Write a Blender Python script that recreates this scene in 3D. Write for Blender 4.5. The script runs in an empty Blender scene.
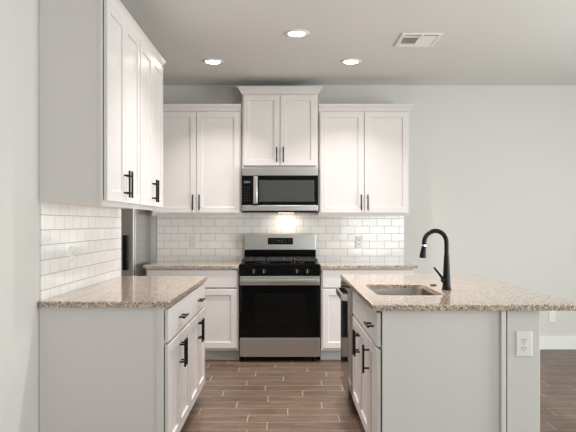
import bpy, bmesh, math, random
from mathutils import Vector, Matrix
random.seed(7)
S = bpy.context.scene
COL = S.collection
PI = math.pi

# ------------------------------------------------------------------ camera
HCAM = 1.31
F = 665.0
cam = bpy.data.cameras.new('camera'); camo = bpy.data.objects.new('camera', cam); COL.objects.link(camo)
camo.location = (0, 0, HCAM); camo.rotation_euler = (PI/2, 0, 0)
cam.sensor_width = 36.0; cam.lens = 36.0*F/576.0
cam.shift_x = (288-286.0)/576.0
cam.shift_y = (223.2-216)/576.0
cam.clip_start = 0.05
S.camera = camo

# ------------------------------------------------------------------ world, daylight, exposure
w = bpy.data.worlds.new('sky'); S.world = w; w.use_nodes = True
bgn = w.node_tree.nodes['Background']
bgn.inputs['Color'].default_value = (0.93, 0.96, 1.0, 1); bgn.inputs['Strength'].default_value = 0.5
S.view_settings.view_transform = 'Standard'; S.view_settings.look = 'None'
S.view_settings.gamma = 1.0; S.view_settings.use_curve_mapping = False
S.view_settings.exposure = 0.24

def area(name, loc, rot, sx, sy, power, color):
    l = bpy.data.lights.new(name, 'AREA'); l.shape = 'RECTANGLE'; l.size = sx; l.size_y = sy
    l.energy = power; l.color = color
    o = bpy.data.objects.new(name, l); COL.objects.link(o); o.location = loc; o.rotation_euler = rot
    return o
# added fill behind the camera, aimed upward; daylight entering by the right patio opening
area('added_front_fill', (2.9, -2.60, 1.2), (PI/2+0.9, 0, 0), 3.0, 1.4, 104, (0.94, 1.0, 0.995))
area('patio_daylight', (4.60, 3.0, 1.1), (PI/2+0.05, 0, PI/2), 3.4, 1.8, 138, (0.93, 1.0, 0.995))

# ------------------------------------------------------------------ materials
def srgb(r, g, b):
    f = lambda c: (c/255/12.92) if c/255 <= 0.04045 else ((c/255+0.055)/1.055)**2.4
    return (f(r), f(g), f(b), 1)

def mat(name, col, rough=0.5, metal=0.0, spec=0.5, emit=None, estr=0):
    m = bpy.data.materials.new(name); m.use_nodes = True
    b = m.node_tree.nodes['Principled BSDF']
    b.inputs['Base Color'].default_value = col
    b.inputs['Roughness'].default_value = rough; b.inputs['Metallic'].default_value = metal
    b.inputs['Specular IOR Level'].default_value = spec
    if emit:
        b.inputs['Emission Color'].default_value = emit; b.inputs['Emission Strength'].default_value = estr
    return m

def nd(m, kind, **kw):
    n = m.node_tree.nodes.new(kind)
    for k, v in kw.items(): setattr(n, k, v)
    return n
def lk(m, a, b): m.node_tree.links.new(a, b)
def bsdf(m): return m.node_tree.nodes['Principled BSDF']

def add_bump(m, scale, strength, dist=0.002, detail=4):
    tc = nd(m, 'ShaderNodeTexCoord'); n = nd(m, 'ShaderNodeTexNoise')
    n.inputs['Scale'].default_value = scale; n.inputs['Detail'].default_value = detail
    bp = nd(m, 'ShaderNodeBump'); bp.inputs['Strength'].default_value = strength; bp.inputs['Distance'].default_value = dist
    lk(m, tc.outputs['Object'], n.inputs['Vector']); lk(m, n.outputs['Fac'], bp.inputs['Height'])
    lk(m, bp.outputs['Normal'], bsdf(m).inputs['Normal'])

M = {}
M['cab'] = mat('cabinet_paint', srgb(224, 219, 217), 0.32); add_bump(M['cab'], 30, 0.05, 0.001, 2)
M['wall'] = mat('wall_paint', srgb(214, 211, 207), 0.55); add_bump(M['wall'], 45, 0.18, 0.002)
M['ceil'] = mat('ceiling_paint', srgb(223, 222, 219), 0.6); add_bump(M['ceil'], 40, 0.25, 0.003)
M['trim'] = mat('trim_paint', srgb(236, 235, 232), 0.35)
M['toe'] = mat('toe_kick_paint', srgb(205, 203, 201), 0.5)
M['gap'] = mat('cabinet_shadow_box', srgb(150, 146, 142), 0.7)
M['black'] = mat('matte_black_metal', srgb(9, 8, 8), 0.34, 0.0, spec=0.25)
M['blk'] = mat('black_enamel', srgb(7, 7, 8), 0.14, spec=0.15)
M['glass'] = mat('black_glass', srgb(5, 6, 7), 0.05, spec=0.22)
M['plast'] = mat('black_plastic', srgb(12, 12, 13), 0.4, spec=.25)
M['iron'] = mat('cast_iron', srgb(38, 34, 34), 0.42)
M['mwglass'] = mat('microwave_window', srgb(66, 68, 66), 0.10)
M['ovwin'] = mat('oven_window', srgb(11, 11, 12), 0.08, spec=0.22)
M['outlet'] = mat('white_plastic', srgb(232, 231, 227), 0.35)
M['slot'] = mat('dark_slot', srgb(40, 40, 40), 0.6)
M['disp'] = mat('pale_print', srgb(120, 124, 118), 0.5)
M['chrome'] = mat('chrome', (0.8, 0.8, 0.8, 1), 0.12, 1.0)
M['dark'] = mat('vent_dark', srgb(70, 66, 64), 0.8)
M['fridge_side'] = mat('fridge_side_panel', srgb(172, 170, 168), 0.2, 0.7)

def steel(name, col, rough, direction=(1, 1, 160)):
    m = mat(name, col, rough, 1.0)
    tc = nd(m, 'ShaderNodeTexCoord'); mp = nd(m, 'ShaderNodeMapping'); mp.inputs['Scale'].default_value = direction
    n = nd(m, 'ShaderNodeTexNoise'); n.inputs['Scale'].default_value = 9; n.inputs['Detail'].default_value = 3
    r = nd(m, 'ShaderNodeMapRange'); r.inputs['To Min'].default_value = rough-0.015; r.inputs['To Max'].default_value = rough+0.02
    lk(m, tc.outputs['Object'], mp.inputs['Vector']); lk(m, mp.outputs['Vector'], n.inputs['Vector'])
    lk(m, n.outputs['Fac'], r.inputs['Value']); lk(m, r.outputs['Result'], bsdf(m).inputs['Roughness'])
    return m
M['steel'] = steel('brushed_steel', (0.56, 0.548, 0.535, 1), 0.28)
M['dwsteel'] = steel('dishwasher_steel', (0.40, 0.385, 0.375, 1), 0.075)
M['sinksteel'] = mat('sink_steel', (0.36, 0.33, 0.305, 1), 0.34, 1.0)

def granite():
    m = mat('granite', (1, 1, 1, 1), 0.07)
    bsdf(m).inputs['Specular IOR Level'].default_value = 0.85
    tc = nd(m, 'ShaderNodeTexCoord')
    def noise(scale, detail, rough=0.6):
        n = nd(m, 'ShaderNodeTexNoise'); n.inputs['Scale'].default_value = scale
        n.inputs['Detail'].default_value = detail; n.inputs['Roughness'].default_value = rough
        lk(m, tc.outputs['Object'], n.inputs['Vector']); return n
    def ramp(src, stops):
        r = nd(m, 'ShaderNodeValToRGB'); e = r.color_ramp.elements
        while len(e) < len(stops): e.new(0.5)
        for k, (p, c) in enumerate(stops): e[k].position = p; e[k].color = c
        lk(m, src, r.inputs['Fac']); return r
    def mix(fac, a, b):
        x = nd(m, 'ShaderNodeMix', data_type='RGBA')
        lk(m, fac, x.inputs[0]); lk(m, a, x.inputs[6])
        if isinstance(b, tuple): x.inputs[7].default_value = b
        else: lk(m, b, x.inputs[7])
        return x.outputs[2]
    W = (1, 1, 1, 1); K = (0, 0, 0, 1)
    base = ramp(noise(52, 5).outputs['Fac'], [(0.32, srgb(198, 166, 138)), (0.5, srgb(220, 192, 165)), (0.68, srgb(238, 222, 204))])
    v = nd(m, 'ShaderNodeTexVoronoi'); v.inputs['Scale'].default_value = 230
    lk(m, tc.outputs['Object'], v.inputs['Vector'])
    sep = nd(m, 'ShaderNodeSeparateColor'); lk(m, v.outputs['Color'], sep.inputs['Color'])
    g1 = ramp(sep.outputs[0], [(0.58, K), (0.64, W)])
    c = mix(g1.outputs['Color'], base.outputs['Color'], srgb(124, 128, 130))
    g2 = ramp(sep.outputs[1], [(0.84, K), (0.87, W)])
    c = mix(g2.outputs['Color'], c, srgb(66, 65, 66))
    g3 = ramp(noise(210, 3, 0.7).outputs['Fac'], [(0.64, K), (0.72, W)])
    c = mix(g3.outputs['Color'], c, srgb(150, 130, 116))
    lk(m, c, bsdf(m).inputs['Base Color'])
    return m
M['granite'] = granite()

def tile(name, swap, uoff, voff):
    """white glazed subway tile, running bond, laid up from the counter line"""
    m = mat(name, srgb(233, 230, 227), 0.10)
    tc = nd(m, 'ShaderNodeTexCoord'); sp = nd(m, 'ShaderNodeSeparateXYZ'); cb = nd(m, 'ShaderNodeCombineXYZ')
    lk(m, tc.outputs['Object'], sp.inputs['Vector'])
    a = nd(m, 'ShaderNodeMath', operation='ADD'); a.inputs[1].default_value = uoff
    b = nd(m, 'ShaderNodeMath', operation='ADD'); b.inputs[1].default_value = voff
    lk(m, sp.outputs['Y' if swap else 'X'], a.inputs[0]); lk(m, sp.outputs['Z'], b.inputs[0])
    lk(m, a.outputs[0], cb.inputs['X']); lk(m, b.outputs[0], cb.inputs['Y'])
    br = nd(m, 'ShaderNodeTexBrick'); br.offset = 0.5
    br.inputs['Scale'].default_value = 1.0
    br.inputs['Brick Width'].default_value = 0.1525; br.inputs['Row Height'].default_value = 0.0778
    br.inputs['Mortar Size'].default_value = 0.0017; br.inputs['Mortar Smooth'].default_value = 0.1
    br.inputs['Color1'].default_value = srgb(246, 244, 242); br.inputs['Color2'].default_value = srgb(240, 238, 236)
    br.inputs['Mortar'].default_value = srgb(168, 165, 163); br.inputs['Bias'].default_value = 0
    lk(m, cb.outputs['Vector'], br.inputs['Vector']); lk(m, br.outputs['Color'], bsdf(m).inputs['Base Color'])
    n = nd(m, 'ShaderNodeTexNoise'); n.inputs['Scale'].default_value = 14; n.inputs['Detail'].default_value = 1
    lk(m, tc.outputs['Object'], n.inputs['Vector'])
    inv = nd(m, 'ShaderNodeMath', operation='MULTIPLY_ADD'); inv.inputs[1].default_value = -1; inv.inputs[2].default_value = 1
    lk(m, br.outputs['Fac'], inv.inputs[0])
    b1 = nd(m, 'ShaderNodeBump'); b1.inputs['Distance'].default_value = 0.0015; b1.inputs['Strength'].default_value = 0.7
    lk(m, inv.outputs[0], b1.inputs['Height'])
    b2 = nd(m, 'ShaderNodeBump'); b2.inputs['Distance'].default_value = 0.004; b2.inputs['Strength'].default_value = 0.25
    lk(m, n.outputs['Fac'], b2.inputs['Height']); lk(m, b1.outputs['Normal'], b2.inputs['Normal'])
    lk(m, b2.outputs['Normal'], bsdf(m).inputs['Normal'])
    r = nd(m, 'ShaderNodeMapRange'); r.inputs['To Min'].default_value = 0.10; r.inputs['To Max'].default_value = 0.7
    lk(m, br.outputs['Fac'], r.inputs['Value']); lk(m, r.outputs['Result'], bsdf(m).inputs['Roughness'])
    return m

def floor_mat():
    m = mat('wood_look_floor_tile', srgb(120, 98, 86), 0.42)
    uv = nd(m, 'ShaderNodeUVMap'); uv.uv_map = 'plank'
    at = nd(m, 'ShaderNodeAttribute'); at.attribute_name = 'tone'
    sp = nd(m, 'ShaderNodeSeparateXYZ'); lk(m, uv.outputs['UV'], sp.inputs['Vector'])
    def edge(sock, length, half):
        c = nd(m, 'ShaderNodeMath', operation='SUBTRACT'); c.inputs[1].default_value = length/2; lk(m, sock, c.inputs[0])
        a = nd(m, 'ShaderNodeMath', operation='ABSOLUTE'); lk(m, c.outputs[0], a.inputs[0])
        g = nd(m, 'ShaderNodeMath', operation='GREATER_THAN'); g.inputs[1].default_value = length/2-half; lk(m, a.outputs[0], g.inputs[0])
        return g.outputs[0]
    e = nd(m, 'ShaderNodeMath', operation='MAXIMUM')
    lk(m, edge(sp.outputs['X'], PL, 0.0026), e.inputs[0]); lk(m, edge(sp.outputs['Y'], PW, 0.0020), e.inputs[1])
    # grain, stretched along the plank and shifted per plank
    tc = nd(m, 'ShaderNodeTexCoord'); mp = nd(m, 'ShaderNodeMapping'); mp.inputs['Scale'].default_value = (2.2, 26, 1)
    cb = nd(m, 'ShaderNodeCombineXYZ'); mu = nd(m, 'ShaderNodeMath', operation='MULTIPLY'); mu.inputs[1].default_value = 57.0
    lk(m, at.outputs['Fac'], mu.inputs[0]); lk(m, mu.outputs[0], cb.inputs['Z'])
    ad = nd(m, 'ShaderNodeVectorMath', operation='ADD')
    lk(m, tc.outputs['Object'], mp.inputs['Vector']); lk(m, mp.outputs['Vector'], ad.inputs[0]); lk(m, cb.outputs['Vector'], ad.inputs[1])
    n = nd(m, 'ShaderNodeTexNoise'); n.inputs['Scale'].default_value = 2.0; n.inputs['Detail'].default_value = 8; n.inputs['Roughness'].default_value = 0.65
    lk(m, ad.outputs[0], n.inputs['Vector'])
    r = nd(m, 'ShaderNodeValToRGB'); el = r.color_ramp.elements; el.new(0.5)
    for k, (p, c) in enumerate([(0.28, srgb(68, 53, 42)), (0.52, srgb(102, 83, 68)), (0.75, srgb(129, 110, 93))]):
        el[k].position = p; el[k].color = c
    lk(m, n.outputs['Fac'], r.inputs['Fac'])
    hs = nd(m, 'ShaderNodeHueSaturation'); mr = nd(m, 'ShaderNodeMapRange')
    mr.inputs['To Min'].default_value = 0.82; mr.inputs['To Max'].default_value = 1.15
    lk(m, at.outputs['Fac'], mr.inputs['Value']); lk(m, mr.outputs['Result'], hs.inputs['Value']); lk(m, r.outputs['Color'], hs.inputs['Color'])
    x = nd(m, 'ShaderNodeMix', data_type='RGBA'); x.inputs[7].default_value = srgb(176, 156, 138)
    lk(m, e.outputs[0], x.inputs[0]); lk(m, hs.outputs['Color'], x.inputs[6]); lk(m, x.outputs[2], bsdf(m).inputs['Base Color'])
    bp = nd(m, 'ShaderNodeBump'); bp.inputs['Strength'].default_value = 0.15; bp.inputs['Distance'].default_value = 0.002
    lk(m, n.outputs['Fac'], bp.inputs['Height']); lk(m, bp.outputs['Normal'], bsdf(m).inputs['Normal'])
    return m
PL, PW = 0.612, 0.1647

# ------------------------------------------------------------------ mesh helpers
def obj(name, bm, m, parent=None, loc=(0, 0, 0), smooth=False):
    bmesh.ops.recalc_face_normals(bm, faces=bm.faces)
    me = bpy.data.meshes.new(name); bm.to_mesh(me); bm.free()
    for mm in (m if isinstance(m, (list, tuple)) else [m]): me.materials.append(mm)
    if smooth:
        for p in me.polygons: p.use_smooth = True
        try: me.set_sharp_from_angle(angle=math.radians(40))
        except Exception: pass
    o = bpy.data.objects.new(name, me); COL.objects.link(o); o.location = loc
    if parent: o.parent = parent
    return o
def thing(name, label, cat, loc=(0, 0, 0), rotz=0, group=None):
    o = bpy.data.objects.new(name, None); COL.objects.link(o); o.empty_display_size = 0.1
    o.location = loc; o.rotation_euler = (0, 0, rotz); return tag(o, label, cat, group)
def tag(o, label, cat, group=None):
    o['label'] = label; o['category'] = cat
    if group: o['group'] = group
    return o
def struct(name, bm, m):
    o = obj(name, bm, m); o['kind'] = 'structure'; return o
def bx(bm, x0, x1, y0, y1, z0, z1, bev=0.0, mi=0):
    r = bmesh.ops.create_cube(bm, size=1.0)
    vs = r['verts']
    for v in vs:
        v.co = Vector((x0+(v.co.x+.5)*(x1-x0), y0+(v.co.y+.5)*(y1-y0), z0+(v.co.z+.5)*(z1-z0)))
    fs = set(f for v in vs for f in v.link_faces)
    for f in fs: f.material_index = mi
    if bev > 0:
        es = list(set(e for v in vs for e in v.link_edges))
        bmesh.ops.bevel(bm, geom=es, offset=bev, segments=2, profile=0.6, affect='EDGES', clamp_overlap=True)
    return bm
def BX(*a, **k): return bx(bmesh.new(), *a, **k)
def tube(bm, pts, rad, n=14, cap=True):
    """tube along points with constant or per-point radius"""
    pts = [Vector(p) for p in pts]
    rads = rad if isinstance(rad, (list, tuple)) else [rad]*len(pts)
    rings = []; ref = None
    for i, p in enumerate(pts):
        t = (pts[min(i+1, len(pts)-1)]-pts[max(i-1, 0)]).normalized()
        if ref is None:
            ref = Vector((0, 0, 1)) if abs(t.z) < 0.9 else Vector((1, 0, 0))
        u = (ref-t*ref.dot(t)).normalized(); v = t.cross(u); ref = u
        rings.append([bm.verts.new(p+(u*math.cos(a)+v*math.sin(a))*rads[i]) for a in (2*PI*k/n for k in range(n))])
    for a, b in zip(rings, rings[1:]):
        for k in range(n): bm.faces.new((a[k], a[(k+1) % n], b[(k+1) % n], b[k]))
    if cap: bm.faces.new(rings[0][::-1]); bm.faces.new(rings[-1])
    return bm
def lathe(bm, prof, n=32, c=(0, 0, 0), cap=True):
    rings = [[bm.verts.new((c[0]+r*math.cos(2*PI*k/n), c[1]+r*math.sin(2*PI*k/n), c[2]+z)) for k in range(n)] for r, z in prof]
    for a, b in zip(rings, rings[1:]):
        for k in range(n): bm.faces.new((a[k], a[(k+1) % n], b[(k+1) % n], b[k]))
    if cap: bm.faces.new(rings[0][::-1]); bm.faces.new(rings[-1])
    return bm
def loops_xz(bm, loops):
    """loft rectangular loops (x0,x1,z0,z1,y); caps both ends"""
    L = [[bm.verts.new((x, y, z)) for x, z in ((x0, z0), (x1, z0), (x1, z1), (x0, z1))] for x0, x1, z0, z1, y in loops]
    for a, b in zip(L, L[1:]):
        for k in range(4): bm.faces.new((a[k], a[(k+1) % 4], b[(k+1) % 4], b[k]))
    bm.faces.new(L[0][::-1]); bm.faces.new(L[-1])
    return bm
def shaker(x0, x1, z0, z1, y, t=0.019, r=0.057, b=0.002):
    """shaker door: the back face at y, the front facing -y"""
    def ins(d, yy): return (x0+d, x1-d, z0+d, z1-d, yy)
    return loops_xz(bmesh.new(), [ins(0, y), ins(0, y-t+b), ins(b, y-t), ins(r-b, y-t), ins(r, y-t+b), ins(r, y-t+0.009), ins(r+0.003, y-t+0.0105)])
def slab(x0, x1, z0, z1, y, t=0.019, b=0.004):
    def ins(d, yy): return (x0+d, x1-d, z0+d, z1-d, yy)
    return loops_xz(bmesh.new(), [ins(0, y), ins(0, y-t+b), ins(b*0.35, y-t+b*0.35), ins(b, y-t)])
def pull(parent, x, y, z, vertical=True, L=0.152):
    """black bar pull with two posts; y is the door face, front is -y"""
    bm = bmesh.new(); so = 0.032; yb = y-so
    d = Vector((0, 0, 1)) if vertical else Vector((1, 0, 0)); c = Vector((x, yb, z))
    tube(bm, [c-d*L/2, c+d*L/2], 0.0062, 12)
    for s in (-1, 1):
        p = c+d*(s*(L/2-0.027)); tube(bm, [p, p+Vector((0, so, 0))], 0.0052, 10)
    return obj('pull', bm, M['black'], parent, smooth=True)

CROWN = [(0.0, 0.0), (0.006, 0.0), (0.006, 0.010), (0.012, 0.014), (0.017, 0.026), (0.026, 0.040), (0.034, 0.048), (0.034, 0.053), (0.040, 0.055), (0.040, 0.066), (0.0, 0.066)]
def crown(parent, path, z, k=1.0):
    """path: [(x, y, (dx, dy))], the profile pushed out along each point's own mitre direction"""
    bm = bmesh.new()
    R = [[bm.verts.new((x+dx*o*k, y+dy*o*k, z+h*k)) for o, h in CROWN] for x, y, (dx, dy) in path]
    n = len(CROWN)
    for a, b in zip(R, R[1:]):
        for i in range(n): bm.faces.new((a[i], a[(i+1) % n], b[(i+1) % n], b[i]))
    bm.faces.new(R[0]); bm.faces.new(R[-1][::-1])
    return obj('crown_moulding', bm, M['cab'], parent)

# ------------------------------------------------------------------ setting
XL, YB, ZC = -1.260, 6.91, 2.743       # left wall, back wall, ceiling
XR, YF, YS, XA = 4.6, -2.6, 5.05, -2.45   # right wall, front wall, end of the left stub wall, alcove wall
phases = [0.10, 0.835, 0.31, 0.57, 0.965, 0.475, 0.73, 0.21, 0.78, 0.42, 0.02, 0.58, 0.80]
def make_floor():
    bm = bmesh.new(); uvl = bm.loops.layers.uv.new('plank'); tl = bm.faces.layers.float.new('tone')
    k0 = int((6.272-YB)/PW)-3
    for k in range(k0, 60):
        yc = 6.272-PW*k; y0, y1 = max(yc-PW/2, YF), min(yc+PW/2, YB)
        if y1 <= y0: continue
        ph = phases[k] if 0 <= k < len(phases) else (0.10-0.265*k+random.uniform(-.08, .08)) % 1
        i = math.floor(XA/PL-ph)
        while (i+ph)*PL < XR:
            xs = (i+ph)*PL; x0, x1 = max(xs, XA), min(xs+PL, XR); i += 1
            if x1 <= x0: continue
            f = bm.faces.new([bm.verts.new((x, y, 0)) for x, y in ((x0, y0), (x1, y0), (x1, y1), (x0, y1))])
            f[tl] = random.random()
            for l in f.loops: l[uvl].uv = (l.vert.co.x-xs, l.vert.co.y-(yc-PW/2))
    return struct('floor', bm, floor_mat())
make_floor()
struct('ceiling', BX(XA-.15, XR+.15, YF-.15, YB+.15, ZC, ZC+.1), M['ceil'])
struct('wall_back', BX(XA-.15, XR+.15, YB, YB+.12, 0, ZC), M['wall'])
struct('wall_left', BX(XA-.15, XL, YF, YS, 0, ZC), M['wall'])
struct('wall_alcove', BX(XA-.12, XA, YS, YB, 0, ZC), M['wall'])
def wall_with_hole(axis, p0, p1, a0, a1, h0, h1, z0, z1):
    bm = bmesh.new()
    for u0, u1, v0, v1 in ((a0, h0, 0, ZC), (h1, a1, 0, ZC), (h0, h1, 0, z0), (h0, h1, z1, ZC)):
        if v1-v0 < 1e-4: continue
        if axis == 'x': bx(bm, u0, u1, p0, p1, v0, v1)
        else: bx(bm, p0, p1, u0, u1, v0, v1)
    return bm
struct('wall_front', wall_with_hole('x', YF-.12, YF, XA-.15, XR+.15, 1.4, 4.4, 0.55, 2.1), M['wall'])
struct('wall_right', wall_with_hole('y', XR, XR+.12, YF, YB, 1.2, 4.8, 0.05, 2.2), M['wall'])
struct('baseboard_back', BX(1.26, XR, YB-.016, YB, 0, 0.135, bev=0.003), M['trim'])
# half wall behind the island cabinets, carrying the bar side of the island top
IX0, IX1 = 1.085, 1.247
IY0, IY1 = 3.262, 5.135
bmw = BX(IX0, IX1, IY0, IY1, 0, 0.883, bev=0.004)
struct('wall_island', bmw, M['wall'])

# tiled backsplashes
ZT = 0.914
tag(obj('backsplash', BX(-1.338, 1.222, YB-.0095, YB-.0005, 0.90, 1.86), tile('subway_tile_back', False, 3.021, -0.914+0.0778-0.055+0.0778*10)),
    'white subway tile backsplash on the back wall behind the range', 'backsplash')
tag(obj('backsplash', BX(XL+.0005, XL+.0095, 3.40, YS-.003, 0.905, 1.46), tile('subway_tile_left', True, 0.06, -0.914+0.0778-0.05+0.0778*10)),
    'white subway tile backsplash on the left wall over the near granite counter', 'backsplash')

# ------------------------------------------------------------------ cabinets
HB = 0.884
DEP = 0.61
ST = 0.006   # the gap doors stand off the face frame
def face_frame(parent, w, dep, z0, z1, cols, mids=()):
    bm = bmesh.new(); s = 0.038; y0, y1 = -dep, -dep+0.019
    bx(bm, -w/2, -w/2+s, y0, y1, z0, z1, 0.001); bx(bm, w/2-s, w/2, y0, y1, z0, z1, 0.001)
    bx(bm, -w/2+s, w/2-s, y0, y1, z0, z0+s, 0.001); bx(bm, -w/2+s, w/2-s, y0, y1, z1-s, z1, 0.001)
    for zz in mids: bx(bm, -w/2+s, w/2-s, y0, y1, zz-s/2, zz+s/2, 0.001)
    for xx in cols: bx(bm, xx-s/2, xx+s/2, y0, y1, z0+s, z1-s, 0.001)
    return obj('face_frame', bm, M['cab'], parent)
def doors_on(t, w, dep, z0, z1, n, pulls_at, marg=0.014, single_side=1):
    """n doors across the width; pulls_at = z of the pull's middle"""
    y = -dep-ST; x0, x1 = -w/2+marg, w/2-marg
    if n == 1:
        d = obj('door', shaker(x0, x1, z0, z1, y), M['cab'], t)
        pull(d, (x1-0.030) if single_side > 0 else (x0+0.030), y-0.019, pulls_at)
    else:
        g = 0.005
        for a, b, s in ((x0, -g/2, 1), (g/2, x1, -1)):
            d = obj('door', shaker(a, b, z0, z1, y), M['cab'], t)
            pull(d, (b-0.030) if s > 0 else (a+0.030), y-0.019, pulls_at)
def base_cabinet(label, loc, rotz, w, ndoors, group, drawers=((None, True),), open_top=False, single_side=1, DEP=0.61, end=False):
    t = thing('base_cabinet', label, 'cabinet', loc, rotz, group)
    bm = bmesh.new(); yf = -DEP+0.019
    e = 0.004
    for a in (-w/2+e, w/2-e-.016):                 # sides, notched for the toe space
        P = [(yf, .105), (-DEP+.097, .105), (-DEP+.097, 0), (-.002, 0), (-.002, HB), (yf, HB)]
        A = [bm.verts.new((a, y, z)) for y, z in P]; B = [bm.verts.new((a+.016, y, z)) for y, z in P]
        bm.faces.new(A); bm.faces.new(B[::-1])
        for i in range(6): bm.faces.new((A[i], A[(i+1) % 6], B[(i+1) % 6], B[i]))
    bx(bm, -w/2+e+.016, w/2-e-.016, yf, -0.002, 0.105, 0.121); bx(bm, -w/2+e+.016, w/2-e-.016, -0.010, -0.002, 0.121, HB)
    if not open_top: bx(bm, -w/2+e+.016, w/2-e-.016, yf, -0.010, HB-.016, HB)
    obj('carcass', bm, M['cab'], t)
    face_frame(t, w, DEP, 0.105, HB, [], [0.694])
    if end: obj('end_stile', BX(-w/2, -w/2+e+.001, yf, yf+.018, 0.105, HB-.001, bev=.0008), M['cab'], t)
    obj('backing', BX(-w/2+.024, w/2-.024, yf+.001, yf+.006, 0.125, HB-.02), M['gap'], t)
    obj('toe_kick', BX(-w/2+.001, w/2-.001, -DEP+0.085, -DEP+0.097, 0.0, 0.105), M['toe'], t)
    y = -DEP-ST; x0, x1 = -w/2+.014, w/2-.014
    nd_ = len(drawers); ww = (x1-x0-(nd_-1)*.006)/nd_
    for k, (nm, pl) in enumerate(drawers):
        a = x0+k*(ww+.006)
        d = obj(nm or 'drawer', slab(a, a+ww, 0.702, 0.868, y), M['cab'], t)
        if pl: pull(d, a+ww/2, y-0.019, 0.785, vertical=False)
    doors_on(t, w, DEP, 0.130, 0.687, ndoors, 0.687-0.032-0.076, single_side=single_side)
    return t
def wall_cabinet(label, loc, rotz, w, z0, z1, group, crown_path, dtop, dbot, ck=1.0, dep=0.315):
    t = thing('wall_cabinet', label, 'cabinet', loc, rotz, group)
    bm = bmesh.new(); yf = -dep+0.019; e = 0.003
    bx(bm, -w/2+e, w/2-e, yf, -0.001, z0+0.004, z1)
    obj('carcass', bm, M['cab'], t)
    face_frame(t, w, dep, z0, z1, [])
    obj('light_rail', BX(-w/2, w/2, -dep, -dep+.019, z0-.012, z0, bev=.002), M['cab'], t)
    doors_on(t, w, dep, dbot, dtop, 2, dbot+0.028+0.076)
    crown(t, crown_path, z1-0.012, ck)
    return t

R90 = PI/2
# --- left run, facing the aisle (+x)
LY0, LY1 = 3.385, 4.935
wl = (LY1-LY0)/2
g = 'base cabinets along the left wall'
base_cabinet('white base cabinet under the left granite counter, near one with full end panel in view', (XL+.001, LY0+wl/2, 0), R90, wl, 2, g, DEP=0.635, end=True)
base_cabinet('white base cabinet under the left granite counter, far one next to the refrigerator', (XL+.001, LY0+wl*1.5, 0), R90, wl, 2, g, DEP=0.635)
g = 'wall cabinets along the left wall'
UZ0, UZ1 = 1.412, 2.474
UD = 0.322
wu = (4.950-LY0)/2
dl = UD
wall_cabinet('tall white wall cabinet high on the left wall, nearest the camera', (XL+.001, LY0+wu/2, 0), R90, wu, UZ0, UZ1, g,
             [(-wu/2, 0, (-1, 0)), (-wu/2, -dl, (-1, -1)), (wu/2, -dl, (0, -1))], 2.462, 1.426, ck=.86, dep=dl)
wall_cabinet('tall white wall cabinet on the left wall, farther one nearest the refrigerator', (XL+.001, LY0+wu*1.5, 0), R90, wu, UZ0, UZ1, g,
             [(-wu/2, -dl, (0, -1)), (wu/2, -dl, (1, -1)), (wu/2, 0, (1, 0))], 2.462, 1.426, ck=.86, dep=dl)
# --- back run, facing the camera (-y)
g = 'base cabinets along the back wall'
XM0, XM1 = -0.441, 0.322
bxl = -1.325; bxr = 1.215
yb = YB-.001
wb = (XM0-.008)-bxl
base_cabinet('white base cabinet against the back wall, left of the range', ((bxl+XM0-.008)/2, yb, 0), 0, wb, 2, g)
wb2 = bxr-(XM1+.008)
base_cabinet('white base cabinet against the back wall, right of the range', ((bxr+XM1+.008)/2, yb, 0), 0, wb2, 2, g)
g = 'wall cabinets along the back wall'
x0, x1 = -1.330, XM0-.002; wb = x1-x0
wall_cabinet('white double-door wall cabinet on the back wall, left of the microwave', ((x0+x1)/2, yb, 0), 0, wb, 1.396, 2.432, g,
             [(-wb/2, 0, (-1, 0)), (-wb/2, -.315, (-1, -1)), (wb/2, -.315, (0, -1))], 2.412, 1.412)
x0, x1 = XM1+.002, 1.223; wb = x1-x0
wall_cabinet('white double-door wall cabinet on the back wall, right of the microwave', ((x0+x1)/2, yb, 0), 0, wb, 1.396, 2.432, g,
             [(-wb/2, -.315, (0, -1)), (wb/2, -.315, (1, -1)), (wb/2, 0, (1, 0))], 2.412, 1.412)
mx0, mx1 = XM0+.007, XM1-.006; wb = mx1-mx0
wall_cabinet('shorter white wall cabinet raised above the microwave, topmost on the back wall', ((mx0+mx1)/2, yb, 0), 0, wb, 1.868, 2.598, g,
             [(-wb/2, 0, (-1, 0)), (-wb/2, -.325, (-1, -1)), (wb/2, -.325, (1, -1)), (wb/2, 0, (1, 0))], 2.578, 1.880, ck=1.08, dep=.325)
# --- island cabinets, facing the aisle (-x)
g = 'base cabinets in the island'
XI = 1.083
iy = [3.262, 3.625, 4.500]
w1 = iy[1]-iy[0]
base_cabinet('narrow white island cabinet with one drawer and one door, at the near end', (XI, (iy[0]+iy[1])/2, 0), -R90, w1, 1, g, single_side=-1)
w2 = iy[2]-iy[1]
base_cabinet('white island sink cabinet with two doors under the sink, beside the dishwasher', (XI, (iy[1]+iy[2])/2, 0), -R90, w2, 2, g,
             drawers=(('false_drawer_front', False),), open_top=True)
p = obj('filler_panel', BX(XI-DEP, XI-.002, 5.112, 5.130, 0, HB, bev=.001), M['cab'])
tag(p, 'white finished end panel closing the far end of the island beside the dishwasher', 'panel')
t1 = BX(XI-.033, XI-.012, 3.243, 3.2605, 0, HB-.001, bev=.003)
tag(obj('corner_moulding', t1, M['cab']), 'thin white vertical moulding between the island end panel and half wall', 'moulding')

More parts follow.
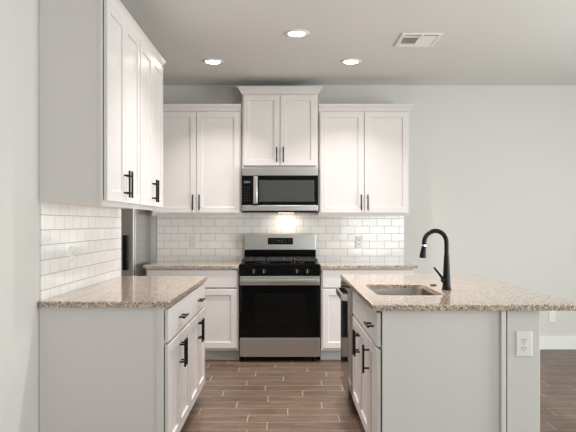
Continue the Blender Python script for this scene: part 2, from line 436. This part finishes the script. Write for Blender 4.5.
# ------------------------------------------------------------------ countertops
def rrect(x0, x1, y0, y1, r, n=6):
    pts = []
    for cx, cy, a in ((x1-r, y1-r, 0), (x0+r, y1-r, 90), (x0+r, y0+r, 180), (x1-r, y0+r, 270)):
        for k in range(n+1):
            t = math.radians(a+90*k/n); pts.append((cx+r*math.cos(t), cy+r*math.sin(t)))
    return pts
def counter(name, x0, x1, y0, y1, z0, z1, hole=None, r=0.006):
    bm = bmesh.new()
    def loop(pts, z): return [bm.verts.new((x, y, z)) for x, y in pts]
    def edges(vs): return [bm.edges.new((vs[i], vs[(i+1) % len(vs)])) for i in range(len(vs))]
    b = 0.004
    def bridge(a, c):
        for i in range(len(a)):
            j = (i+1) % len(a); bm.faces.new((a[i], a[j], c[j], c[i]))
    outT = loop(rrect(x0+b, x1-b, y0+b, y1-b, r), z1); outM = loop(rrect(x0, x1, y0, y1, r+b), z1-b); outB = loop(rrect(x0, x1, y0, y1, r+b), z0)
    et = edges(outT); eb = edges(outB); bridge(outT, outM); bridge(outM, outB)
    if hole:
        hT = loop(hole(0.004), z1); hM = loop(hole(0), z1-b); hB = loop(hole(0), z0)
        et += edges(hT); eb += edges(hB); bridge(hT, hM); bridge(hM, hB)
    bmesh.ops.triangle_fill(bm, use_beauty=True, edges=et); bmesh.ops.triangle_fill(bm, use_beauty=True, edges=eb)
    return obj(name, bm, M['granite'])
Z0, Z1 = HB+.0005, ZT
tag(counter('countertop', XL+.010, -0.592, 3.358, 4.985, Z0, Z1), 'speckled beige granite countertop on the left base cabinets by the left wall', 'countertop', 'granite countertops')
tag(counter('countertop', -1.348, XM0-.003, 6.256, YB-.0095, Z0, Z1), 'small granite countertop against the back wall, left of the range', 'countertop', 'granite countertops')
tag(counter('countertop', XM1+.003, 1.245, 6.256, YB-.0095, Z0, Z1), 'small granite countertop against the back wall, right of the range', 'countertop', 'granite countertops')
SX0, SX1, SY0, SY1 = 0.508, 0.885, 3.655, 4.325
def sink_hole(d): return rrect(SX0-d, SX1+d, SY0-d, SY1+d, 0.065+d, 8)
tag(counter('countertop', 0.423, 1.452, 3.228, 5.163, Z0, Z1, hole=sink_hole), 'large granite island top with a sink cut-out and bar overhang', 'countertop', 'granite countertops')

# ------------------------------------------------------------------ sink and faucet
t = thing('sink', 'stainless steel undermount sink set into the island countertop', 'sink', ((SX0+SX1)/2, (SY0+SY1)/2, 0.70))
bm = bmesh.new()
cx, cy = (SX0+SX1)/2, (SY0+SY1)/2
def ring(d, z, r):
    return [bm.verts.new((x-cx, y-cy, z-0.70)) for x, y in rrect(SX0-d, SX1+d, SY0-d, SY1+d, r, 8)]
R_ = [ring(0.012, 0.8835, .075), ring(0.006, 0.8835, .070), ring(0.004, 0.872, .068), ring(-0.004, 0.74, .064), ring(-0.016, 0.712, .07), ring(-0.045, 0.702, .05), ring(-0.14, 0.699, .03)]
for a, b in zip(R_, R_[1:]):
    for i in range(len(a)): bm.faces.new((a[i], a[(i+1) % len(a)], b[(i+1) % len(a)], b[i]))
bm.faces.new(R_[-1])
obj('bowl', bm, M['sinksteel'], t, smooth=True)
d = obj('drain', lathe(bmesh.new(), [(0.045, 0.0005), (0.045, 0.003), (0.034, 0.003), (0.030, 0.0012)], 28), M['chrome'], t, smooth=True)

FX, FY = 0.955, 3.955
t = thing('faucet', 'tall matte black gooseneck kitchen faucet standing behind the island sink', 'faucet', (FX, FY, ZT))
obj('base', lathe(bmesh.new(), [(0.028, 0), (0.028, 0.006), (0.0255, 0.010), (0.0235, 0.03), (0.0185, 0.14), (0.0155, 0.20), (0.0145, 0.21)], 28), M['black'], t, smooth=True)
pts = [(0, 0, 0.20), (0, 0, 0.27)]
Rr = 0.072
fd = Vector((-0.97, -0.22, 0)).normalized()
for k in range(1, 15):
    a = PI*k/14*1.04
    pts.append(tuple(fd*(Rr-Rr*math.cos(a))+Vector((0, 0, 0.279+Rr*math.sin(a)))))
obj('spout', tube(bmesh.new(), pts, 0.0135, 16), M['black'], t, smooth=True)
e = Vector(pts[-1]); dn = Vector((-0.13, -0.03, -1)).normalized()
obj('joint_ring', tube(bmesh.new(), [e+dn*0.002, e+dn*0.010], 0.0140, 16), M['chrome'], t, smooth=True)['label'] = 'thin chrome joint ring'
obj('spray_head', tube(bmesh.new(), [e+dn*0.010, e+dn*0.03, e+dn*0.072, e+dn*0.080], [0.0142, 0.0155, 0.0195, 0.018], 18), M['black'], t, smooth=True)
hb = Vector((-0.018, -0.006, 0.066))
hh = obj('handle', tube(bmesh.new(), [hb+Vector((-.004, 0, -.002)), hb+Vector((-0.028, -.008, 0.028)), hb+Vector((-0.062, -0.018, 0.068))], [0.009, 0.007, 0.0058], 12), M['black'], t, smooth=True)
obj('handle_hub', tube(bmesh.new(), [(0, 0, 0.058), (-0.030, -0.009, 0.058)], 0.0135, 14), M['black'], t, smooth=True)
tag(obj('hole_cover', lathe(bmesh.new(), [(0.021, 0), (0.021, 0.004), (0.017, 0.007), (0.001, 0.008)], 24), M['black'], loc=(0.935, 4.22, ZT+.0003), smooth=True),
    'small round black button cover on the island granite beside the faucet', 'cover')

# ------------------------------------------------------------------ range
RX0, RX1 = XM0+.003, XM1-.003
rc = (RX0+RX1)/2; rw = RX1-RX0; h = rw/2
RF = 6.252   # oven door face
t = thing('gas_range', 'stainless steel gas range with black oven door, between the back cabinets', 'range', (rc, YB-.03, 0))
yf = RF-(YB-.03)            # local y of the door face
obj('body', BX(-h, h, yf+.04, 0, 0.05, 0.905, bev=.003), M['plast'], t)
for sx in (-1, 1):
    for yy in (yf+.09, -.06):
        obj('foot', lathe(bmesh.new(), [(0.02, 0), (0.02, 0.012), (0.012, 0.015), (0.012, 0.051)], 14, (sx*(h-.05), yy, 0)), M['plast'], t)
obj('storage_drawer', BX(-h+.002, h-.002, yf+.004, yf+.04, 0.052, 0.232, bev=.005), M['steel'], t)
dr = obj('oven_door', BX(-h+.002, h-.002, yf, yf+.04, 0.237, 0.812, bev=.005), M['glass'], t)
obj('door_trim', BX(-h+.002, h-.002, yf-.004, yf+.012, 0.727, 0.812, bev=.003), M['steel'], dr)
obj('window', loops_xz(bmesh.new(), [(-.236, .236, .355, .645, yf+.002), (-.236, .236, .355, .645, yf-.0005), (-.232, .232, .359, .641, yf-.0015)]), M['ovwin'], dr)
bm = bmesh.new()
bx(bm, -h+.012, h-.012, yf-.060, yf-.036, 0.748, 0.796, bev=.010)
for s in (-1, 1): bx(bm, s*(h-.045)-.018, s*(h-.045)+.018, yf-.044, yf-.002, 0.752, 0.790, bev=.006)
obj('handle', bm, M['steel'], dr, smooth=True)
cpn = obj('control_panel', BX(-h+.002, h-.002, yf-.004, yf+.05, 0.816, 0.914, bev=.006), M['blk'], t)
for px in (253.8, 263.9, 296.7, 307.2):
    kx = (px-286)/106.4-rc
    k = obj('knob', tube(bmesh.new(), [(kx, yf-.004, .858), (kx, yf-.010, .858), (kx, yf-.012, .858), (kx, yf-.034, .858), (kx, yf-.036, .858)], [0.024, 0.024, 0.019, 0.017, 0.015], 24), M['plast'], cpn, smooth=True)
    obj('pointer', BX(kx-.003, kx+.003, yf-.041, yf-.034, .842, .877, bev=.0015), M['steel'], k)
obj('cooktop', BX(-h, h, yf+.006, -.055, 0.905, 0.925, bev=.005), M['blk'], t)
for gx in (-1, 1):
    for gy in (0.17, 0.43):
        b = obj('burner', lathe(bmesh.new(), [(0.055, .925), (0.055, .930), (0.040, .934), (0.040, .944), (0.036, .948)], 24, (gx*.185, yf+gy, 0)), M['plast'], t, smooth=True)
for gx, hw in ((-.247, .112), (0, .122), (.247, .112)):
    bm = bmesh.new(); zt0, zt1 = .950, .968; y0_, y1_ = yf+.030, -.075
    for xx in (gx-hw, gx+hw-.012): bx(bm, xx, xx+.012, y0_, y1_, zt0, zt1, bev=.002)
    for k in range(5):
        yy = y0_+(y1_-y0_-.012)*k/4; bx(bm, gx-hw+.012, gx+hw-.012, yy, yy+.012, zt0, zt1, bev=.002)
    for xx in (gx-hw*.33, gx+hw*.33): bx(bm, xx-.005, xx+.005, y0_+.012, y1_-.012, zt0+.002, zt1-.002)
    for xx in (gx-hw, gx+hw-.012):
        for yy in (y0_, y1_-.012): bx(bm, xx, xx+.012, yy, yy+.012, .9255, zt0)
    obj('grate', bm, M['iron'], t)
bg = obj('backguard', BX(-h+.012, h-.012, -.055, -.004, 0.90, 1.196, bev=.006), M['blk'], t)
bm = bmesh.new()
bx(bm, -h+.010, h-.010, -.068, -.050, 1.035, 1.198, bev=.006)
obj('backguard_fascia', bm, M['steel'], bg)
dsp = obj('display', BX(-.128, .132, -.0695, -.066, 1.092, 1.160, bev=.001), M['glass'], bg)
bm = bmesh.new()
for k in range(9):                              # touch pads and icons, too small to read in the photograph
    xx = -.112+.028*k
    if 3 <= k <= 4: continue
    bx(bm, xx-.006, xx+.006, -.0702, -.0694, 1.136, 1.140); bx(bm, xx-.004, xx+.004, -.0702, -.0694, 1.112, 1.116)
for xx in (-.032, -.016, .004, .020): 
    bx(bm, xx, xx+.009, -.0702, -.0694, 1.118, 1.121); bx(bm, xx, xx+.009, -.0702, -.0694, 1.136, 1.139); bx(bm, xx+.008, xx+.010, -.0702, -.0694, 1.118, 1.139)
tagp = obj('print', bm, M['disp'], t); tagp['label'] = 'pale touch-pad markings on the range display'

# ------------------------------------------------------------------ microwave
MZ0, MZ1, MF = 1.415, 1.853, 6.495
mh = 0.3715
t = thing('microwave', 'stainless steel over-the-range microwave hung under the raised wall cabinet', 'microwave', (rc, yb-.01, MZ0))
yf = MF-(yb-.01); H_ = MZ1-MZ0
obj('case', BX(-mh, mh, yf+.035, 0, 0.012, H_+.0, bev=.003), M['plast'], t)
obj('vent_grille', BX(-mh, mh, yf, yf+.035, H_-.080, H_, bev=.006), M['steel'], t)
obj('bottom_trim', BX(-mh, mh, yf, yf+.035, 0.014, 0.072, bev=.006), M['steel'], t)
dr = obj('door', BX(-mh+.120, mh-.002, yf-.002, yf+.033, 0.074, H_-.082, bev=.004), M['glass'], t)
obj('window', loops_xz(bmesh.new(), [(-.205, .335, .105, .315, yf), (-.205, .335, .105, .315, yf-.0030), (-.200, .330, .110, .310, yf-.0036)]), M['mwglass'], dr)
bm = bmesh.new(); hx = -.237
bx(bm, hx-.022, hx+.022, yf-.052, yf-.030, .082, .352, bev=.009)
for zz in (.100, .330): bx(bm, hx-.010, hx+.010, yf-.034, yf-.001, zz-.010, zz+.010, bev=.003)
obj('handle', bm, M['steel'], dr, smooth=True)
cp = obj('control_panel', BX(-mh+.002, -mh+.118, yf-.002, yf+.033, 0.074, H_-.082, bev=.004), M['glass'], t)
M['key'] = mat('keypad_print', srgb(84, 88, 92), 0.4)
obj('display', BX(-.352, -.288, yf-.0032, yf-.0015, .286, .308), M['key'], cp)
for r_ in range(6):
    for c_ in range(3):
        xx = -.343+.023*c_; zz = .245-.026*r_; obj('key', BX(xx-.005, xx+.005, yf-.0030, yf-.0015, zz-.002, zz+.002), M['key'], cp)
obj('underside', BX(-mh+.01, mh-.01, yf+.04, -.02, 0.0, 0.0125, bev=.002), M['blk'], t)
l = bpy.data.lights.new('cooktop_lamp', 'AREA'); l.shape = 'RECTANGLE'; l.size = .16; l.size_y = .05; l.energy = 0.7; l.color = (1, .86, .70)
lo = bpy.data.objects.new('cooktop_lamp', l); COL.objects.link(lo); lo.parent = t; lo.location = (.06, -.12, -.003)
obj('lamp_lens', BX(-.02, .14, -.15, -.10, -.0015, .001), mat('lamp_lens', (1, .9, .8, 1), .4, emit=(1, .86, .7, 1), estr=3), t)

# ------------------------------------------------------------------ refrigerator
FRX1 = -1.400; FRX0 = FRX1-.835; FF = 6.125
t = thing('refrigerator', 'stainless steel refrigerator standing in the alcove at the back left corner', 'refrigerator', ((FRX0+FRX1)/2, YB-.04, 0))
fh = .4175; yf = FF-(YB-.04)
obj('cabinet', BX(-fh+.003, fh, yf+.075, 0, .02, 1.74, bev=.006), M['fridge_side'], t)
fd_ = obj('freezer_door', BX(-fh+.003, fh-.001, yf, yf+.068, .07, .60, bev=.008), M['steel'], t)
ud = obj('door', BX(-fh+.003, fh-.001, yf, yf+.068, .61, 1.735, bev=.008), M['steel'], t)
bm = bmesh.new(); hx = fh-.075
bx(bm, hx-.022, hx+.024, yf-.045, yf-.025, .878, 1.20, bev=.007)
for zz in (.905, 1.17): bx(bm, hx-.010, hx+.010, yf-.03, yf+.002, zz-.012, zz+.012, bev=.002)
obj('handle', bm, M['plast'], ud, smooth=True)
bm = bmesh.new(); bx(bm, -.30, .30, yf-.045, yf-.025, .525, .555, bev=.007)
for xx in (-.28, .28): bx(bm, xx-.012, xx+.012, yf-.03, yf+.002, .53, .55, bev=.002)
obj('handle', bm, M['plast'], fd_, smooth=True)
obj('toe_grille', BX(-fh+.02, fh-.02, yf+.06, yf+.08, .0, .065), M['plast'], t)
for sx in (-1, 1):
    obj('foot', lathe(bmesh.new(), [(.022, 0), (.022, .021)], 14, (sx*(fh-.06), -.08, 0)), M['plast'], t)

# ------------------------------------------------------------------ dishwasher
t = thing('dishwasher', 'stainless steel dishwasher built into the far end of the island', 'dishwasher', (XI, 4.806, 0), -R90)
dwf = -(XI-.419); dw = .3005
obj('tub', BX(-dw, dw, dwf+.058, -.02, .10, .868, bev=.002), M['plast'], t)
dd = obj('door', BX(-dw, dw, dwf, dwf+.055, .115, .872, bev=.004), M['dwsteel'], t)
obj('control_strip', BX(-dw+.002, dw-.002, dwf+.004, dwf+.044, .8725, .880), M['blk'], dd)
bm = bmesh.new()
hp = [(-dw+.035, dwf+.002, .80)]
for k in range(0, 7): hp.append((-dw+.035+.035*math.sin(PI/2*k/6)*1.0, dwf-.033*math.sin(PI/2*k/6), .80))
hp2 = [(-x, y, z) for x, y, z in hp][::-1]
path = hp+hp2
rings = []
for i, p_ in enumerate(path):
    a = Vector(path[max(i-1, 0)]); b = Vector(path[min(i+1, len(path)-1)]); tn = (b-a).normalized(); nn = Vector((tn.y, -tn.x, 0))
    c = Vector(p_)
    rings.append([bm.verts.new(c+nn*u+Vector((0, 0, v))) for u, v in ((-.006, -.022), (.006, -.022), (.008, 0), (.006, .022), (-.006, .022), (-.008, 0))])
for a, b in zip(rings, rings[1:]):
    for k in range(6): bm.faces.new((a[k], a[(k+1) % 6], b[(k+1) % 6], b[k]))
bm.faces.new(rings[0]); bm.faces.new(rings[-1][::-1])
obj('handle', bm, M['steel'], dd, smooth=True)
obj('toe_panel', BX(-dw+.005, dw-.005, dwf+.085, dwf+.10, 0, .112), M['plast'], t)

# ------------------------------------------------------------------ outlets
def outlet(label, loc, rotz, kind='duplex', pw=.072, ph=.118):
    t = thing('outlet', label, 'outlet', loc, rotz, 'wall outlets')
    obj('cover_plate', slab(-pw/2, pw/2, -ph/2, ph/2, 0, t=.006, b=.004), M['outlet'], t)
    for s in (-1, 1):
        bm = bmesh.new(); zc = s*.0195
        pts = [(0.0165*math.cos(a), .0140*math.sin(a)) for a in (2*PI*k/20 for k in range(20))]
        A = [bm.verts.new((x, -.0055, zc+z)) for x, z in pts]; B = [bm.verts.new((x*.95, -.0082, zc+z*.95)) for x, z in pts]
        for k in range(20): bm.faces.new((A[k], A[(k+1) % 20], B[(k+1) % 20], B[k]))
        bm.faces.new(B); bm.faces.new(A[::-1])
        r = obj('receptacle', bm, M['outlet'], t)
        bm = bmesh.new()
        for xx in (-.0065, .0065): bx(bm, xx-.0013, xx+.0013, -.0088, -.0075, zc-.001, zc+.0075)
        tube(bm, [(0, -.0075, zc-.0075), (0, -.0088, zc-.0075)], .0026, 10)
        obj('slots', bm, M['slot'], r)
    obj('screw', tube(bmesh.new(), [(0, -.0055, 0), (0, -.0072, 0)], .003, 10), M['chrome'], t)
    return t
outlet('white duplex outlet on the end of the island half wall', (1.167, IY0-.0002, .718), 0, pw=.080, ph=.124)
outlet('white outlet in the tile on the back wall, left of the range', (-.96, YB-.0092, 1.122), 0)
outlet('white outlet in the tile on the back wall, right of the range', (.755, YB-.0092, 1.115), 0)
outlet('white outlet low on the back wall above the baseboard, right of the island', (2.765, YB-.0002, .342), 0)
outlet('white outlet in the tile on the left wall above the granite counter', (XL+.0092, 3.87, 1.115), R90)

# ------------------------------------------------------------------ ceiling fixtures
M['lens'] = mat('lamp_diffuser', (1, 1, 1, 1), .4, emit=(1, .93, .85, 1), estr=40)
def downlight(label, x, y, power=9):
    t = thing('recessed_light', label, 'ceiling light', (x, y, ZC), 0, 'recessed ceiling lights')
    obj('trim_ring', lathe(bmesh.new(), [(.062, -.0005), (.094, -.0005), (.094, -.004), (.088, -.009), (.068, -.011), (.062, -.007), (.062, -.0006)], 40, cap=False), M['trim'], t, smooth=True)
    obj('lens', lathe(bmesh.new(), [(.0615, -.002), (.0615, -.008), (.045, -.0105), (.001, -.0115)], 36), M['lens'], t, smooth=True)
    l = bpy.data.lights.new('lamp', 'AREA'); l.shape = 'DISK'; l.size = .12; l.energy = power; l.color = (1, .94, .925); l.spread = math.radians(110)
    o = bpy.data.objects.new('lamp', l); COL.objects.link(o); o.parent = t; o.location = (0, 0, -.016)
    return t
downlight('round recessed ceiling light nearest the camera, in the middle of the three', .083, 5.01)
downlight('round recessed ceiling light over the left counter nearest the left wall cabinets', -.22, 4.05)
downlight('round recessed ceiling light over the island sink on the camera side of the faucet', .575, 4.10)
downlight('round recessed ceiling light at back left, above the left cabinets', -.646, 5.88)
downlight('round recessed ceiling light at back right, before the right wall cabinet', .575, 5.88)

t = thing('ceiling_vent', 'white rectangular air vent register in the ceiling on the right', 'vent', (1.03, 5.19, ZC))
bm = bmesh.new(); vx, vy = .155, .185
for a in ((-vx, vx, -vy, -vy+.03), (-vx, vx, vy-.03, vy), (-vx, -vx+.03, -vy+.03, vy-.03), (vx-.03, vx, -vy+.03, vy-.03)): bx(bm, a[0], a[1], a[2], a[3], -.010, -.0005, bev=.002)
bx(bm, -.010, .010, -vy+.03, vy-.03, -.009, -.0005)
obj('frame', bm, M['trim'], t)
obj('duct_opening', BX(-vx+.025, vx-.025, -vy+.025, vy-.025, -.003, -.0006), M['dark'], t)
for s in (-1, 1):
    for k in range(9):
        yy = -vy+.048+k*.034; xa, xb = (-.123, -.011) if s < 0 else (.011, .123)
        if k == 0: continue                       # the row nearest the camera stands open
        tilt = 40 if s < 0 and 2 <= k <= 6 else -10
        bm = bmesh.new(); bx(bm, xa, xb, yy-.016, yy+.016, -.0005, .0005)
        bmesh.ops.rotate(bm, verts=bm.verts, cent=(0, yy, 0), matrix=Matrix.Rotation(math.radians(tilt), 3, 'X'))
        bmesh.ops.translate(bm, verts=bm.verts, vec=(0, 0, -.0065))
        obj('slat', bm, M['trim'], t)
obj('damper_lever', BX(-.006, .006, -vy-.004, -vy+.010, -.020, -.006, bev=.001), M['trim'], t)
